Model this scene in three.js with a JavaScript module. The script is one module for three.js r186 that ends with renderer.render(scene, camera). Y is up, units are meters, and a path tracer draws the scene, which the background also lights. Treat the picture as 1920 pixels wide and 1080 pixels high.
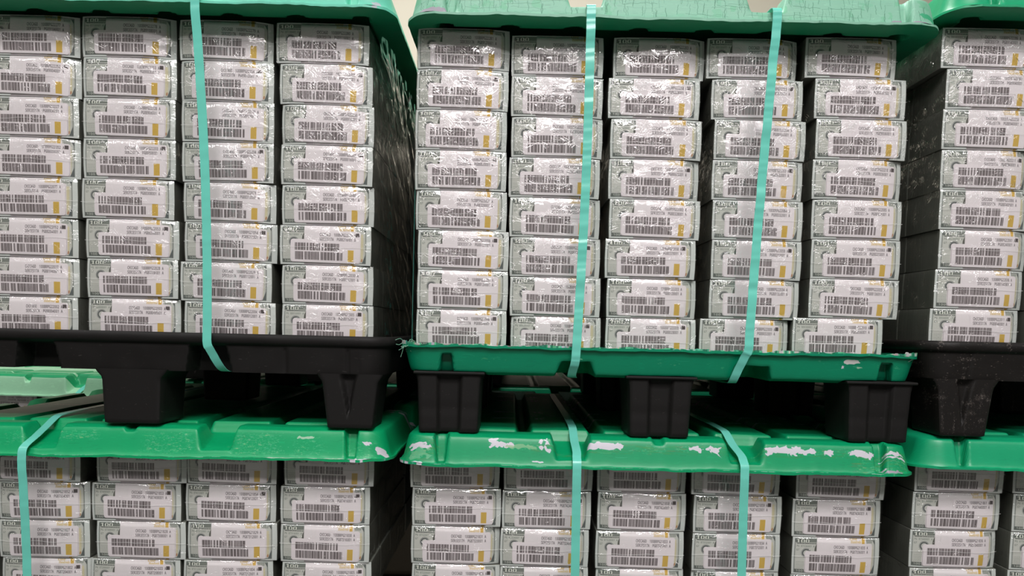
import * as THREE from 'three';
import { RoundedBoxGeometry } from 'three/addons/geometries/RoundedBoxGeometry.js';
import { mergeGeometries } from 'three/addons/utils/BufferGeometryUtils.js';
import { RectAreaLightUniformsLib } from 'three/addons/lights/RectAreaLightUniformsLib.js';
import { createNoise2D } from 'simplex-noise';

// ------------------------------------------------------------------ camera, light, exposure
const scene = new THREE.Scene();
const EYE = 0.914;                                     // height of the lens above the floor
const camera = new THREE.PerspectiveCamera(2 * Math.atan(540 / 1390) * 180 / Math.PI, 1920 / 1080, 0.05, 40);
camera.position.set(0, EYE, 0);
camera.rotation.order = 'YXZ';
camera.rotation.set(-0.06006, -0.00193, 0.02383);
camera.setViewOffset(1920, 1080, 0, -158, 1920, 1080);
const renderer = new THREE.WebGLRenderer({ antialias: true });
renderer.toneMapping = THREE.LinearToneMapping;
renderer.toneMappingExposure = 0.55;
renderer.shadowMap.enabled = true;
renderer.shadowMap.type = THREE.PCFSoftShadowMap;
RectAreaLightUniformsLib.init();
scene.background = new THREE.Color(0, 0, 0);           // a closed room: no sky
const LAMP = new THREE.Color(1, 0.955, 0.962);
const CEILING = 3.5, WALL_Z = -3.7;
// [x, z, width, depth, intensity] of the ceiling troffers
const LAMPS = [[0.25, 0.95, 1.9, 0.6, 46], [0.3, 2.4, 1.9, 0.5, 58], [-2.3, 1.5, 1.5, 0.4, 20], [2.8, 1.5, 1.5, 0.4, 20], [-2.0, -1.0, 1.2, 0.4, 22], [-0.3, -1.95, 1.5, 0.4, 62]];

// ------------------------------------------------------------------ helpers
let seed = 7;
const rnd = () => { seed = (seed + 0x6d2b79f5) | 0; let t = Math.imul(seed ^ (seed >>> 15), 1 | seed); t = (t + Math.imul(t ^ (t >>> 7), 61 | t)) ^ t; return ((t ^ (t >>> 14)) >>> 0) / 4294967296; };
const rr = (a, b) => a + (b - a) * rnd();
const noise = createNoise2D(rnd), noiseB = createNoise2D(rnd);
const clamp = (x, a = 0, b = 1) => Math.min(b, Math.max(a, x));
const smooth = (a, b, x) => { const t = clamp((x - a) / (b - a)); return t * t * (3 - 2 * t); };
const used = {};
const numbered = (n) => { const k = used[n] = (used[n] ?? -1) + 1; return k ? n + '_' + String(k).padStart(3, '0') : n; };
const C = (r, g, b) => new THREE.Color().setRGB(r / 255, g / 255, b / 255, THREE.SRGBColorSpace);
function part(name, geo, mat, parent, label) {
  const m = new THREE.Mesh(geo, mat); m.name = name; m.castShadow = m.receiveShadow = true; parent.add(m);
  if (label) m.userData.label = label;
  return m;
}
function thing(name, label, category, x, y, z, group) {
  const o = new THREE.Group(); o.name = numbered(name); o.position.set(x, y + EYE, z); scene.add(o);   // y is measured from the lens
  o.userData = { label, category }; if (group) o.userData.group = group;
  return o;
}
function structure(name, geo, mat) { const m = part(name, geo, mat, scene); m.userData.kind = 'structure'; return m; }
function geoOf(pos, uv, idx) {
  const g = new THREE.BufferGeometry();
  g.setAttribute('position', new THREE.Float32BufferAttribute(pos, 3));
  g.setAttribute('uv', new THREE.Float32BufferAttribute(uv, 2));
  g.setIndex(idx); g.computeVertexNormals(); return g;
}
// a grid of (nu+1) x (nv+1) points; f(i, j) -> [x, y, z, u, v]
function grid(nu, nv, f, flip = false) {
  const pos = [], uv = [], idx = [];
  for (let j = 0; j <= nv; j++) for (let i = 0; i <= nu; i++) { const p = f(i / nu, j / nv, i, j); pos.push(p[0], p[1], p[2]); uv.push(p[3] ?? i / nu, p[4] ?? j / nv); }
  for (let j = 0; j < nv; j++) for (let i = 0; i < nu; i++) {
    const a = j * (nu + 1) + i, b = a + 1, c = a + nu + 1, d = c + 1;
    if (flip) idx.push(a, c, b, b, c, d); else idx.push(a, b, c, b, d, c);
  }
  return geoOf(pos, uv, idx);
}
const canvasOf = (w, h) => { const c = document.createElement('canvas'); c.width = w; c.height = h; return [c, c.getContext('2d')]; };
function canvasTexture(c, srgb = true) { const t = new THREE.CanvasTexture(c); if (srgb) t.colorSpace = THREE.SRGBColorSpace; t.anisotropy = 8; return t; }
function heightTexture(w, h, f) {
  const d = new Float32Array(w * h * 4);
  for (let y = 0; y < h; y++) for (let x = 0; x < w; x++) { const v = f(x / w, y / h); d.set([v, v, v, 1], (y * w + x) * 4); }
  const t = new THREE.DataTexture(d, w, h, THREE.RGBAFormat, THREE.FloatType);
  t.magFilter = THREE.LinearFilter; t.wrapS = t.wrapT = THREE.MirroredRepeatWrapping; t.needsUpdate = true; return t;
}

// ------------------------------------------------------------------ room
{
  const paint = new THREE.MeshStandardMaterial({ color: C(232, 224, 206), roughness: 0.85 });
  const grey = new THREE.MeshStandardMaterial({ color: C(74, 73, 71), roughness: 0.6 });
  const dado = new THREE.MeshStandardMaterial({ color: C(150, 148, 142), roughness: 0.85 });
  const white = new THREE.MeshStandardMaterial({ color: C(222, 220, 216), roughness: 0.9 });
  const slab = (w, h, d, x, y, z) => new THREE.BoxGeometry(w, h, d).translate(x, y, z);
  structure('floor', slab(9, 0.1, 10, 0, -0.05, 1.1), grey);
  structure('ceiling', slab(9, 0.1, 10, 0, CEILING + 0.05, 1.1), white);
  structure('wall_back', slab(9, CEILING, 0.12, 0, CEILING / 2, WALL_Z - 0.06), paint);
  structure('wall_front', slab(9, CEILING, 0.12, 0, CEILING / 2, 6.06), dado);
  structure('wall_left', slab(0.12, CEILING, 9.7, -4.1, CEILING / 2, 1.15), dado);
  structure('wall_right', slab(0.12, CEILING, 9.7, 4.1, CEILING / 2, 1.15), dado);
}

// ------------------------------------------------------------------ materials
const black = (() => {
  const [c, g] = canvasOf(1024, 256);
  g.fillStyle = 'rgb(21,20,19)'; g.fillRect(0, 0, 1024, 256);
  for (let i = 0; i < 2600; i++) { const v = 14 + rnd() * 17; g.fillStyle = `rgba(${v},${v - 1},${v - 3},0.35)`; g.fillRect(rnd() * 1024, rnd() * 256, 1 + rnd() * 5, 1 + rnd() * 2); }
  for (let i = 0; i < 130; i++) { const v = 70 + rnd() * 60; g.strokeStyle = `rgba(${v},${v - 4},${v - 6},${0.15 + rnd() * 0.4})`; g.lineWidth = 0.5 + rnd(); const x = rnd() * 1024, y = rnd() * 256; g.beginPath(); g.moveTo(x, y); g.lineTo(x + rr(-18, 18), y + rr(-5, 5)); g.stroke(); }
  const t = canvasTexture(c); t.wrapS = t.wrapT = THREE.MirroredRepeatWrapping; t.repeat.set(1 / 0.45, 1 / 0.11);
  return new THREE.MeshPhysicalMaterial({ map: t, roughness: 0.6, specularIntensity: 0.55 });
})();
const blackWorn = (() => {
  const [c, g] = canvasOf(1024, 256);
  g.fillStyle = 'rgb(22,20,18)'; g.fillRect(0, 0, 1024, 256);
  for (let i = 0; i < 5200; i++) { const x = rnd() * 1024, y = rnd() * 256, n = noise(x / 90, y / 40); if (n < -0.1) continue; const v = 22 + rnd() * 34; g.fillStyle = `rgba(${v},${v - 3},${v - 8},${0.15 + 0.5 * n})`; g.fillRect(x, y, 1 + rnd() * 7, 1 + rnd() * 2); }
  for (let i = 0; i < 420; i++) { const v = 80 + rnd() * 70; g.fillStyle = `rgba(${v},${v - 8},${v - 16},${0.3 + rnd() * 0.5})`; g.fillRect(rnd() * 1024, rnd() * 256, 1 + rnd() * 6, 1 + rnd() * 2); }
  for (let q = 0; q < 26; q++) { const cx = rnd() * 1024, cy = rnd() * 256, up = rnd() < 0.5; for (let i = 0; i < 90; i++) { const v = rr(80, 165); g.fillStyle = `rgba(${v},${v - 8},${v - 14},${rr(0.1, 0.45)})`; g.fillRect(cx + (rnd() + rnd() - 1) * (up ? 16 : 60), cy + (rnd() + rnd() - 1) * (up ? 60 : 12), rr(1, 6), rr(1, 5)); } }
  const t = canvasTexture(c); t.wrapS = t.wrapT = THREE.MirroredRepeatWrapping; t.repeat.set(1 / 0.45, 1 / 0.11);
  return new THREE.MeshPhysicalMaterial({ map: t, roughness: 0.55, specularIntensity: 0.6 });
})();
const strapMat = new THREE.MeshPhysicalMaterial({ color: C(110, 207, 188), roughness: 0.25, specularIntensity: 1 });
const edgePaper = (() => {
  const [c, g] = canvasOf(512, 64);
  g.fillStyle = 'rgb(112,116,106)'; g.fillRect(0, 0, 512, 64);
  for (let x = 0; x < 512; x++) { const v = 84 + rnd() * 50; g.fillStyle = `rgba(${v},${v + 4},${v - 6},0.6)`; g.fillRect(x, 0, 1, 64); }
  const t = canvasTexture(c); t.wrapS = t.wrapT = THREE.RepeatWrapping; t.repeat.set(1 / 0.11, 1);
  return new THREE.MeshStandardMaterial({ map: t, roughness: 0.8 });
})();
const seamMat = new THREE.MeshPhysicalMaterial({ color: C(240, 240, 238), roughness: 0.35 });

// clear shrink film: four crease patterns
const filmMats = [0, 1, 2, 3].map((k) => {
  const ox = k * 37.7;
  const ridge = (x, y) => Math.pow(1 - Math.abs(noise(x, y)), 5);
  const t = heightTexture(448, 200, (u, v) => {
    const x = u * 2.35 + ox, y = v + k * 3.1;
    const wx = x + 0.16 * noiseB(x * 2.1, y * 2.1), wy = y + 0.16 * noiseB(x * 2.3 + 9, y * 2.3);
    const area = smooth(-0.1, 0.5, noiseB(x * 1.3 + 50, y * 1.5 + 20));
    const folds = 0.6 * ridge(wx * 2.2, wy * 3.4) + 0.4 * ridge(wx * 5 + 5, wy * 6);
    const fine = 0.28 * ridge(wx * 11, wy * 13) * area;
    const rim = (Math.exp(-((1 - v) ** 2) / 0.006) + 0.6 * Math.exp(-(u ** 2) / 0.003)) * (0.5 + 0.5 * noise(x * 17, y * 2)) * 0.5;
    return clamp(0.08 + (folds * (0.26 + 0.74 * area) + fine) * 0.85 + rim * 0.4, 0, 1);
  });
  return new THREE.MeshPhysicalMaterial({ color: 0xffffff, transmission: 1, thickness: 0, roughness: 0.05, ior: 1.95, bumpMap: t, bumpScale: [0.001, 0.0015, 0.0021, 0.0026][k], side: THREE.DoubleSide });
});

// ------------------------------------------------------------------ printed fronts of the cash packs (flat print: note, band lettering, label)
const CW = 408, CH = 180, CELLS = 55;
const atlases = [0, 1, 2].map(() => { const [c, g] = canvasOf(2048, 2048); g.fillStyle = '#d9d3d2'; g.fillRect(0, 0, 2048, 2048); return { c, g }; });
function noteArt(g, w, h, serial) {
  // pale green-grey note with its frame, numerals, seal and small print
  g.fillStyle = 'rgb(197,200,191)'; g.fillRect(0, 0, w, h);
  for (let i = 0; i < 900; i++) { const v = rnd(); g.fillStyle = v > 0.5 ? 'rgba(170,182,168,0.25)' : 'rgba(222,224,212,0.25)'; g.fillRect(rnd() * w, rnd() * h, 1 + rnd() * 6, 1); }
  g.fillStyle = 'rgb(206,213,207)'; g.fillRect(0, 0, w * 0.024, h); g.fillRect(w * 0.948, 0, w * 0.06, h); g.fillRect(0, 0, w, h * 0.035); g.fillRect(0, h * 0.955, w, h * 0.05);
  g.strokeStyle = 'rgb(70,82,76)'; g.lineWidth = 2; g.strokeRect(w * 0.027, h * 0.045, w * 0.916, h * 0.905);
  g.strokeStyle = 'rgba(120,130,120,0.8)'; g.lineWidth = 1; g.strokeRect(w * 0.035, h * 0.07, w * 0.9, h * 0.86);
  // upper left banner
  g.fillStyle = 'rgb(96,103,97)'; g.fillRect(w * 0.03, h * 0.05, w * 0.25, h * 0.085);
  g.fillStyle = 'rgba(178,186,172,0.6)'; for (let i = 0; i < 44; i++) g.fillRect(w * (0.14 + i * 0.0032), h * 0.055, 0.6, h * 0.075);
  g.font = `bold ${h * 0.13}px serif`; g.textBaseline = 'middle'; g.textAlign = 'left';
  const hundred = (x, y, s) => { g.save(); g.translate(x, y); g.scale(s, 1); g.lineWidth = 2.4; g.strokeStyle = 'rgb(70,80,74)'; g.strokeText('100', 0, 0); g.fillStyle = 'rgb(222,226,214)'; g.fillText('100', 0, 0); g.restore(); };
  hundred(w * 0.036, h * 0.1, 1.62);
  g.strokeStyle = 'rgb(72,78,72)'; g.lineWidth = 2.2; g.beginPath();
  for (let x = 0.045; x < 0.28; x += 0.004) { const X = w * x, Y = h * (0.165 + 0.006 * Math.sin(x * 900)); x === 0.045 ? g.moveTo(X, Y) : g.lineTo(X, Y); } g.stroke();
  g.font = `${h * 0.078}px monospace`; g.fillStyle = 'rgb(80,94,82)';
  g.fillText(serial, w * 0.045, h * 0.24, w * 0.2); g.fillText('G7', w * 0.045, h * 0.335, w * 0.033);
  // round seal and the edge of the oval
  g.strokeStyle = 'rgb(70,76,76)'; g.lineWidth = w * 0.013; g.beginPath(); g.arc(w * 0.155, h * 0.42, w * 0.04, 0, 7); g.stroke();
  g.lineWidth = 1.4; g.beginPath(); g.arc(w * 0.155, h * 0.42, w * 0.053, 0, 7); g.stroke();
  g.fillStyle = 'rgb(86,90,88)'; g.beginPath(); g.arc(w * 0.155, h * 0.42, w * 0.016, 0, 7); g.fill();
  g.fillStyle = 'rgb(88,90,82)'; g.beginPath(); g.ellipse(w * 0.33, h * 0.34, w * 0.085, h * 0.24, 0, 0, 7); g.fill();
  g.strokeStyle = 'rgba(84,94,84,0.85)'; g.lineWidth = 1;
  for (let r = 0; r < 5; r++) for (let x = 0.048; x < 0.13; ) { const l = 0.006 + rnd() * 0.014; g.beginPath(); g.moveTo(w * x, h * (0.66 + r * 0.042)); g.lineTo(w * Math.min(0.135, x + l), h * (0.66 + r * 0.042)); g.stroke(); x += l + 0.005; }
  g.fillStyle = 'rgb(92,99,93)'; g.fillRect(w * 0.03, h * 0.86, w * 0.13, h * 0.085);
  hundred(w * 0.045, h * 0.905, 1.35);
  // right side
  g.fillStyle = 'rgba(214,204,160,0.75)'; g.fillRect(w * 0.885, h * 0.2, w * 0.03, h * 0.7);
  g.strokeStyle = 'rgba(170,160,110,0.6)'; for (let i = 0; i < 14; i++) { g.beginPath(); g.moveTo(w * 0.9, h * (0.3 + i * 0.03)); g.lineTo(w * 0.93, h * (0.3 + i * 0.03)); g.stroke(); }
  hundred(w * 0.84, h * 0.1, 1.15);
  g.fillStyle = 'rgb(86,94,92)'; g.beginPath(); g.moveTo(w * 0.94, h * 0.94); g.lineTo(w * 0.905, h * 0.94); g.lineTo(w * 0.94, h * 0.72); g.fill();
  g.beginPath(); g.moveTo(w * 0.94, h * 0.06); g.lineTo(w * 0.915, h * 0.06); g.lineTo(w * 0.94, h * 0.17); g.fill();
  g.fillStyle = 'rgb(176,128,96)'; g.beginPath(); g.ellipse(w * 0.902, h * 0.87, w * 0.008, h * 0.045, 0.2, 0, 7); g.fill();
}
const BAND = [0.268, 0.83];
const LABEL = { x0: 0.138, x1: 0.895, xs: 0.42, yTop: 0.14, yMid: 0.375, yBot: 0.945 };
function bars(g, x0, x1, y0, y1, code) {
  // a row of narrow and wide bars in groups, one group per character
  const n = 15, step = (x1 - x0) / n, next = (m) => { code = (code * 1103515245 + 12345) & 0x7fffffff; return (code >> 12) % m; };
  for (let i = 0; i < n; i++) {
    const a = x0 + i * step, end = a + step * (next(4) ? 0.84 : 0.55); let x = a;
    while (x < end - 0.5) { const wide = Math.min([0.11, 0.13, 0.26][next(3)] * step, end - x); g.fillRect(x, y0, wide, y1 - y0); x += wide + [0.05, 0.06, 0.1][next(3)] * step; }
  }
}
function paintFront(k, line1, line2, serial, square, tilt, dx, dy) {
  const { g } = atlases[Math.floor(k / CELLS)], i = k % CELLS;
  g.save(); g.translate((i % 5) * CW + 4, Math.floor(i / 5) * CH + 4);
  const w = 400, h = 172; g.beginPath(); g.rect(-3, -3, w + 6, h + 6); g.clip();
  noteArt(g, w, h, serial);
  // paper band with mustard lettering and bar
  g.fillStyle = 'rgb(229,224,224)'; g.fillRect(w * BAND[0], -3, w * (BAND[1] - BAND[0]), h + 6);
  g.fillStyle = 'rgb(203,166,72)'; g.fillRect(w * 0.782, -3, w * 0.034, h + 6);
  g.textAlign = 'right'; g.textBaseline = 'alphabetic'; g.fillStyle = 'rgb(196,166,92)';
  g.font = `italic bold ${h * 0.1}px serif`; g.fillText('One', w * 0.725, h * 0.045); g.fillText('Hundreds', w * 0.772, h * 0.125, w * 0.12);
  g.font = `${h * 0.05}px serif`; g.fillText('Hundreds', w * 0.772, h * 0.99, w * 0.12);
  // label, turned as it is stuck on
  g.save(); g.translate(w * (0.5 + dx), h * (0.55 + dy)); g.rotate(tilt); g.translate(-w * 0.5, -h * 0.55);
  const L = LABEL, r = h * 0.05;
  g.beginPath(); g.moveTo(w * L.xs, h * L.yTop); g.lineTo(w * L.x1 - r, h * L.yTop); g.arcTo(w * L.x1, h * L.yTop, w * L.x1, h * L.yTop + r, r);
  g.lineTo(w * L.x1, h * L.yBot - r); g.arcTo(w * L.x1, h * L.yBot, w * L.x1 - r, h * L.yBot, r); g.lineTo(w * L.x0 + r, h * L.yBot); g.arcTo(w * L.x0, h * L.yBot, w * L.x0, h * L.yBot - r, r);
  g.lineTo(w * L.x0, h * L.yMid + r); g.arcTo(w * L.x0, h * L.yMid, w * L.x0 + r, h * L.yMid, r); g.lineTo(w * L.xs, h * L.yMid); g.closePath();
  g.fillStyle = 'rgb(232,226,227)'; g.fill(); g.strokeStyle = 'rgb(232,226,227)'; g.lineWidth = 5; g.stroke();
  g.fillStyle = 'rgb(54,48,50)'; g.textAlign = 'left'; g.font = `${h * 0.108}px monospace`;
  const spaced = (s, x0, x1, y) => { const st = (x1 - x0) / s.length; [...s].forEach((ch, j) => { g.save(); g.translate(w * (x0 + j * st), h * y); g.scale(0.6, 1); g.fillText(ch, 0, 0); g.lineWidth = 0.5; g.strokeStyle = g.fillStyle; g.strokeText(ch, 0, 0); g.restore(); }); };
  spaced(line1, 0.452, 0.848, 0.27); spaced(line2, 0.452, 0.848, 0.385);
  g.fillStyle = 'rgb(78,69,69)';
  bars(g, w * 0.183, w * 0.673, h * 0.455, h * 0.645, k * 7919 + 17); bars(g, w * 0.185, w * 0.716, h * 0.68, h * 0.885, k * 104729 + 91);
  g.fillStyle = 'rgb(208,174,76)'; g.fillRect(w * 0.766, h * 0.61, w * 0.062, h * 0.295);
  if (square) { g.fillStyle = 'rgb(74,66,66)'; g.fillRect(w * 0.849, h * 0.17, w * 0.038, h * 0.095); }
  g.restore(); g.restore();
}
const frontMats = atlases.map(({ c }) => new THREE.MeshStandardMaterial({ map: canvasTexture(c), roughness: 0.62, side: THREE.DoubleSide }));
const uvOf = (k, u, v) => { const i = k % CELLS; return [((i % 5) * CW + 4 + u * 400) / 2048, 1 - (Math.floor(i / 5) * CH + 4 + v * 172) / 2048]; };   // v runs down the pack

// ------------------------------------------------------------------ the cash pack: a shrink-wrapped brick of note bundles
const PW = 0.1575, PH = 0.0672, PD = 0.435, PITCH = 0.0685;
// four shapes of the front: how far the right and left ends of the notes curl back
const CURL = [[0.006, 0.0025], [0.012, 0.003], [0.0035, 0.0012], [0.008, 0.005]];
const front = (k, u, v) => { const s = 2 * u - 1; return -CURL[k][0] * Math.pow(Math.max(0, s - 0.35) / 0.65, 2) - CURL[k][1] * Math.pow(Math.max(0, -s - 0.6) / 0.4, 2) + 0.0012 * Math.sin(Math.PI * v) * (1 - s * s) - 0.0008 * Math.pow(2 * v - 1, 4); };
const widthAt = (v) => PW * (1 + 0.012 * (Math.sin(Math.PI * v) - 0.7));
const onFront = (k, u, v, lift) => [(u - 0.5) * widthAt(v), PH * (1 - v), front(k, u, v) + lift];
const loopOf = (() => { const p = [], r = 0.025; for (let i = 0; i < 14; i++) p.push([i / 13, 0]); for (let i = 1; i < 6; i++) p.push([1, i / 5]); for (let i = 12; i >= 0; i--) p.push([i / 13, 1]); for (let i = 4; i >= 1; i--) p.push([0, i / 5]); return p; })();
const bodies = CURL.map((_, k) => {                          // the sides of the brick, with a groove between its bundles
  const rows = [[0, 0.0005], [0.0006, 0]];
  for (let b = 1; b < 4; b++) { const z = b * PD / 4; rows.push([z - 0.003, 0.0001], [z, 0.0022], [z + 0.003, 0.0001]); }
  rows.push([PD - 0.001, 0.0004], [PD, 0.0012]);
  const n = loopOf.length, pos = [], uv = [], idx = [];
  rows.forEach(([z, inset], j) => { for (let i = 0; i <= n; i++) { const [u, v] = loopOf[i % n], q = onFront(k, u, v, 0), sx = u === 0 ? 1 : u === 1 ? -1 : 0, sy = v === 0 ? -1 : v === 1 ? 1 : 0; pos.push(q[0] + sx * inset, q[1] + sy * inset, (z < 0.05 ? q[2] - 0.0004 : 0) - z); uv.push(z, i / n); } });
  for (let j = 0; j < rows.length - 1; j++) for (let i = 0; i < n; i++) { const a = j * (n + 1) + i; idx.push(a, a + n + 1, a + 1, a + 1, a + n + 1, a + n + 2); }
  const g = geoOf(pos, uv, idx).toNonIndexed(), back = new THREE.PlaneGeometry(PW * 0.985, PH * 0.97).rotateY(Math.PI).translate(0, PH / 2, -PD + 0.001).toNonIndexed();
  g.computeVertexNormals();
  return mergeGeometries([g, back]);
});
function faceGeo(k, cell) { return grid(20, 6, (u, v) => [...onFront(k, u, 1 - v, 0), ...uvOf(cell, u, 1 - v)]); }
function bandGeo(k, cell) {                                 // goes over the top and bottom edges of the pack
  return grid(8, 10, (s, t) => {
    const u = BAND[0] + (BAND[1] - BAND[0]) * s, e = 0.02; let v = 1 - t * 1.2 + 0.1, over = 0;
    if (v < 0) { over = -v; v = 0; } if (v > 1) { over = v - 1; v = 1; }
    const p = onFront(k, u, v, 0.0006);
    return [p[0], p[1] + (over > 0 ? (v === 0 ? 0.0005 : -0.0005) : 0), p[2] - over * 0.4 * (over > 0 ? 1 : 0), ...uvOf(cell, u, clamp(v, 0, 1))];
  });
}
function labelGeo(k, cell, tilt, dx, dy) {
  const L = LABEL, r = 0.05, top = (u) => { let t = u < L.xs ? L.yMid : L.yTop; const a = (u - L.x0) * 2.33, b = (L.x1 - u) * 2.33; if (u < L.xs && a < r) t += r - Math.sqrt(Math.max(0, r * r - (r - a) ** 2)); if (b < r) t += r - Math.sqrt(Math.max(0, r * r - (r - b) ** 2)); return t; };
  const bot = (u) => { let t = L.yBot; for (const a of [(u - L.x0) * 2.33, (L.x1 - u) * 2.33]) if (a < r) t -= r - Math.sqrt(Math.max(0, r * r - (r - a) ** 2)); return t; };
  const us = []; for (let i = 0; i <= 5; i++) us.push(L.x0 + i * 0.0042); for (let i = 1; i < 9; i++) us.push(L.x0 + 0.021 + (L.xs - L.x0 - 0.022) * i / 9); us.push(L.xs - 1e-5, L.xs); for (let i = 1; i < 14; i++) us.push(L.xs + (L.x1 - L.xs - 0.021) * i / 14); for (let i = 5; i >= 0; i--) us.push(L.x1 - i * 0.0042);
  const ct = Math.cos(tilt), st = Math.sin(tilt);
  return grid(us.length - 1, 4, (_, t, i) => {
    const u0 = us[i], v0 = bot(u0) + (top(u0) - bot(u0)) * t, X = (u0 - 0.5) * 400, Y = (v0 - 0.55) * 172;
    const u = (X * ct - Y * st) / 400 + 0.5 + dx, v = (X * st + Y * ct) / 172 + 0.55 + dy;
    return [...onFront(k, u, clamp(v, 0, 1), 0.0012), ...uvOf(cell, u, v)];
  });
}
const films = [0, 1, 2, 3, 4, 5].map((q) => CURL.map((_, k) => {
  const o = q * 11.3 + k * 5.1, amp = 0.0009, W = 1.012;
  const bulge = (u, v) => amp * (noise(u * 2.6 + o, v * 1.7) + 0.5 * noise(u * 6 + o, v * 4 + 3));
  const f = grid(40, 18, (u, t) => { const v = 1 - t, e = Math.min(u, 1 - u, (Math.min(v, 1 - v)) * 0.43) , p = onFront(k, clamp(u), v, 0.0022 * smooth(-0.01, 0.03, e) + 0.0005); return [p[0] * W, PH / 2 + (p[1] - PH / 2) * 1.006, p[2] + bulge(u, v) * smooth(0, 0.04, e), u + q * 0.13, t]; });
  const side = (s) => grid(14, 8, (a, t) => { const z = a * PD, p = onFront(k, s > 0 ? 1 : 0, 1 - t, 0.0005); return [p[0] * W + s * (0.0006 + 0.0011 * Math.abs(noise(a * 5 + o, t * 2 + s * 7)) * smooth(0, 0.08, a)), PH / 2 + (p[1] - PH / 2) * 1.006, (a < 0.1 ? p[2] : 0) - z, a * 2.4 + o, t]; }, s > 0 ? false : true);
  return mergeGeometries([f, side(1), side(-1)]);
}));
const seams = CURL.map((_, k) => [0, 1, 2].map((q) => {
  const pts = []; for (let i = 0; i <= 24; i++) { const u = i / 24; const v = 0.5 + 0.05 * q + 0.02 * noise(u * 2 + q * 4, k) + 0.012 * noise(u * 6, q + k); const p = onFront(k, u, v, 0.0028); pts.push(new THREE.Vector3(p[0] * 1.013, p[1], p[2])); }
  return new THREE.TubeGeometry(new THREE.CatmullRomCurve3(pts), 40, 0.00022, 4);
}));
const ROWS = ['top', 'second', 'third', 'fourth', 'fifth', 'sixth', 'seventh', 'bottom'], COLS = ['first', 'second', 'third', 'fourth', 'fifth'];
let cells = 0;
function cashPack(x, y, z, row, n1, n2, square, wrinkle, label, group, clip = 0) {
  const t = thing('cash_pack', label, 'cash pack', x, y, z, group), k = Math.floor(rnd() * 4), cell = cells++;
  const tilt = rr(-0.006, 0.022), dx = rr(-0.018, 0.012), dy = rr(-0.012, 0.012);
  paintFront(cell, 'CHICAGO  100BRPG' + n1 + ' A', 'SERIES17A  PG' + n2 + ' A', 'PG ' + n2 + ' A', square, tilt, dx, dy);
  const m = frontMats[Math.floor(cell / CELLS)];
  part('note_bundles', bodies[k], edgePaper, t); part('top_note', faceGeo(k, cell), m, t); part('paper_band', bandGeo(k, cell), m, t); part('barcode_label', labelGeo(k, cell, tilt, dx, dy), m, t);
  part('shrink_film', films[Math.floor(rnd() * 6)][k], filmMats[wrinkle], t); part('film_seam', seams[k][Math.floor(rnd() * 3)], seamMat, t);
  t.rotation.y = rr(-0.012, 0.012); t.rotation.z = rr(-0.004, 0.004);
  return t;
}
// measured lower left corners of the front faces: x of each pack (mm), top of the top row (m)
const UPPER = [
  [[-911, -912, -914, -915, -916, -918, -919, -920], 0.5145], [[-747, -745, -746, -746, -750, -744, -742, -741], 0.5155], [[-580, -578, -576, -576, -574, -572, -579, -572], 0.5135], [[-414, -408, -404, -405, -403, -406, -403, -402], 0.5125],
  [[-172, -173, -174, -173, -171, -166, -166, -167], 0.5095], [[-11, -10, -8, -11, -8, -6, -4, -1], 0.501], [[164, 157, 163, 162, 165, 160, 165, 165], 0.502], [[324, 335, 342, 341, 344, 345, 345, 330], 0.5045], [[493, 512, 517, 515, 518, 519, 519, 493], 0.510],
  [[726, 738, 735, 737, 738, 741, 738, 733], 0.5315]];
const LOWER = [
  [[-917, -904, -903, -900], -0.2235], [[-729, -738, -730, -740], -0.222], [[-570, -572, -568, -575], -0.2205], [[-397, -403, -403, -400], -0.2205],
  [[-173, -169, -170, -168], -0.218], [[-7, -9, -11, -10], -0.219], [[159, 161, 159, 161], -0.219], [[326, 331, 331, 332], -0.2195], [[512, 508, 510, 510], -0.222],
  [[722, 722, 720, 721], -0.2045], [[899, 900, 899, 896], -0.2045]];
const stackOf = (c) => c < 4 ? ['left', c] : c < 9 ? ['middle', c - 4] : ['right', c - 9];
const FRONT_Z = -1.30;
const wr = (c, r, low) => low ? (c > 8 ? 1 : rnd() < 0.25 ? 1 : 0) : c < 2 ? (rnd() < 0.6 ? 0 : 1) : c === 2 ? 1 : c === 3 ? (r < 3 ? 3 : 1) : r < 4 ? (rnd() < 0.75 ? 3 : 2) : rnd() < 0.6 ? 2 : 1;
UPPER.forEach(([xs, top], c) => xs.forEach((x, r) => {
  const [s, i] = stackOf(c), base = [22277, 22252, 22227, 22202, 22077, 22052, 22027, 22002][r], hundreds = [891, 890, 889, 888, 883, 882, 881, 880][r];
  const n2 = String(hundreds * 100000 + (c + 1) * 4000 + 1);
  cashPack(x / 1000 + PW / 2, top - PITCH * (r + 1), FRONT_Z, r, base + c, n2, r % 2 === 1, wr(c, r, false), `shrink-wrapped cash pack printed PG${n2}, ${ROWS[r]} row, ${COLS[i]} visible column of upper ${s} pallet`, `cash packs on the upper ${s} pallet`);
}));
LOWER.forEach(([xs, top], c) => xs.forEach((x, r) => {
  const [s, i] = stackOf(c), n2 = String((875 - r) * 100000 + (c + 1) * 4000 + 1);
  cashPack(x / 1000 + PW / 2, top - PITCH * (r + 1), FRONT_Z, r, 21877 - 25 * r + c, n2, r % 2 === 1, wr(c, r, true), `shrink-wrapped cash pack printed PG${n2}, ${ROWS[r]} row, ${COLS[i]} visible column of lower ${s} pallet`, `cash packs on the lower ${s} pallet`);
}));
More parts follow.
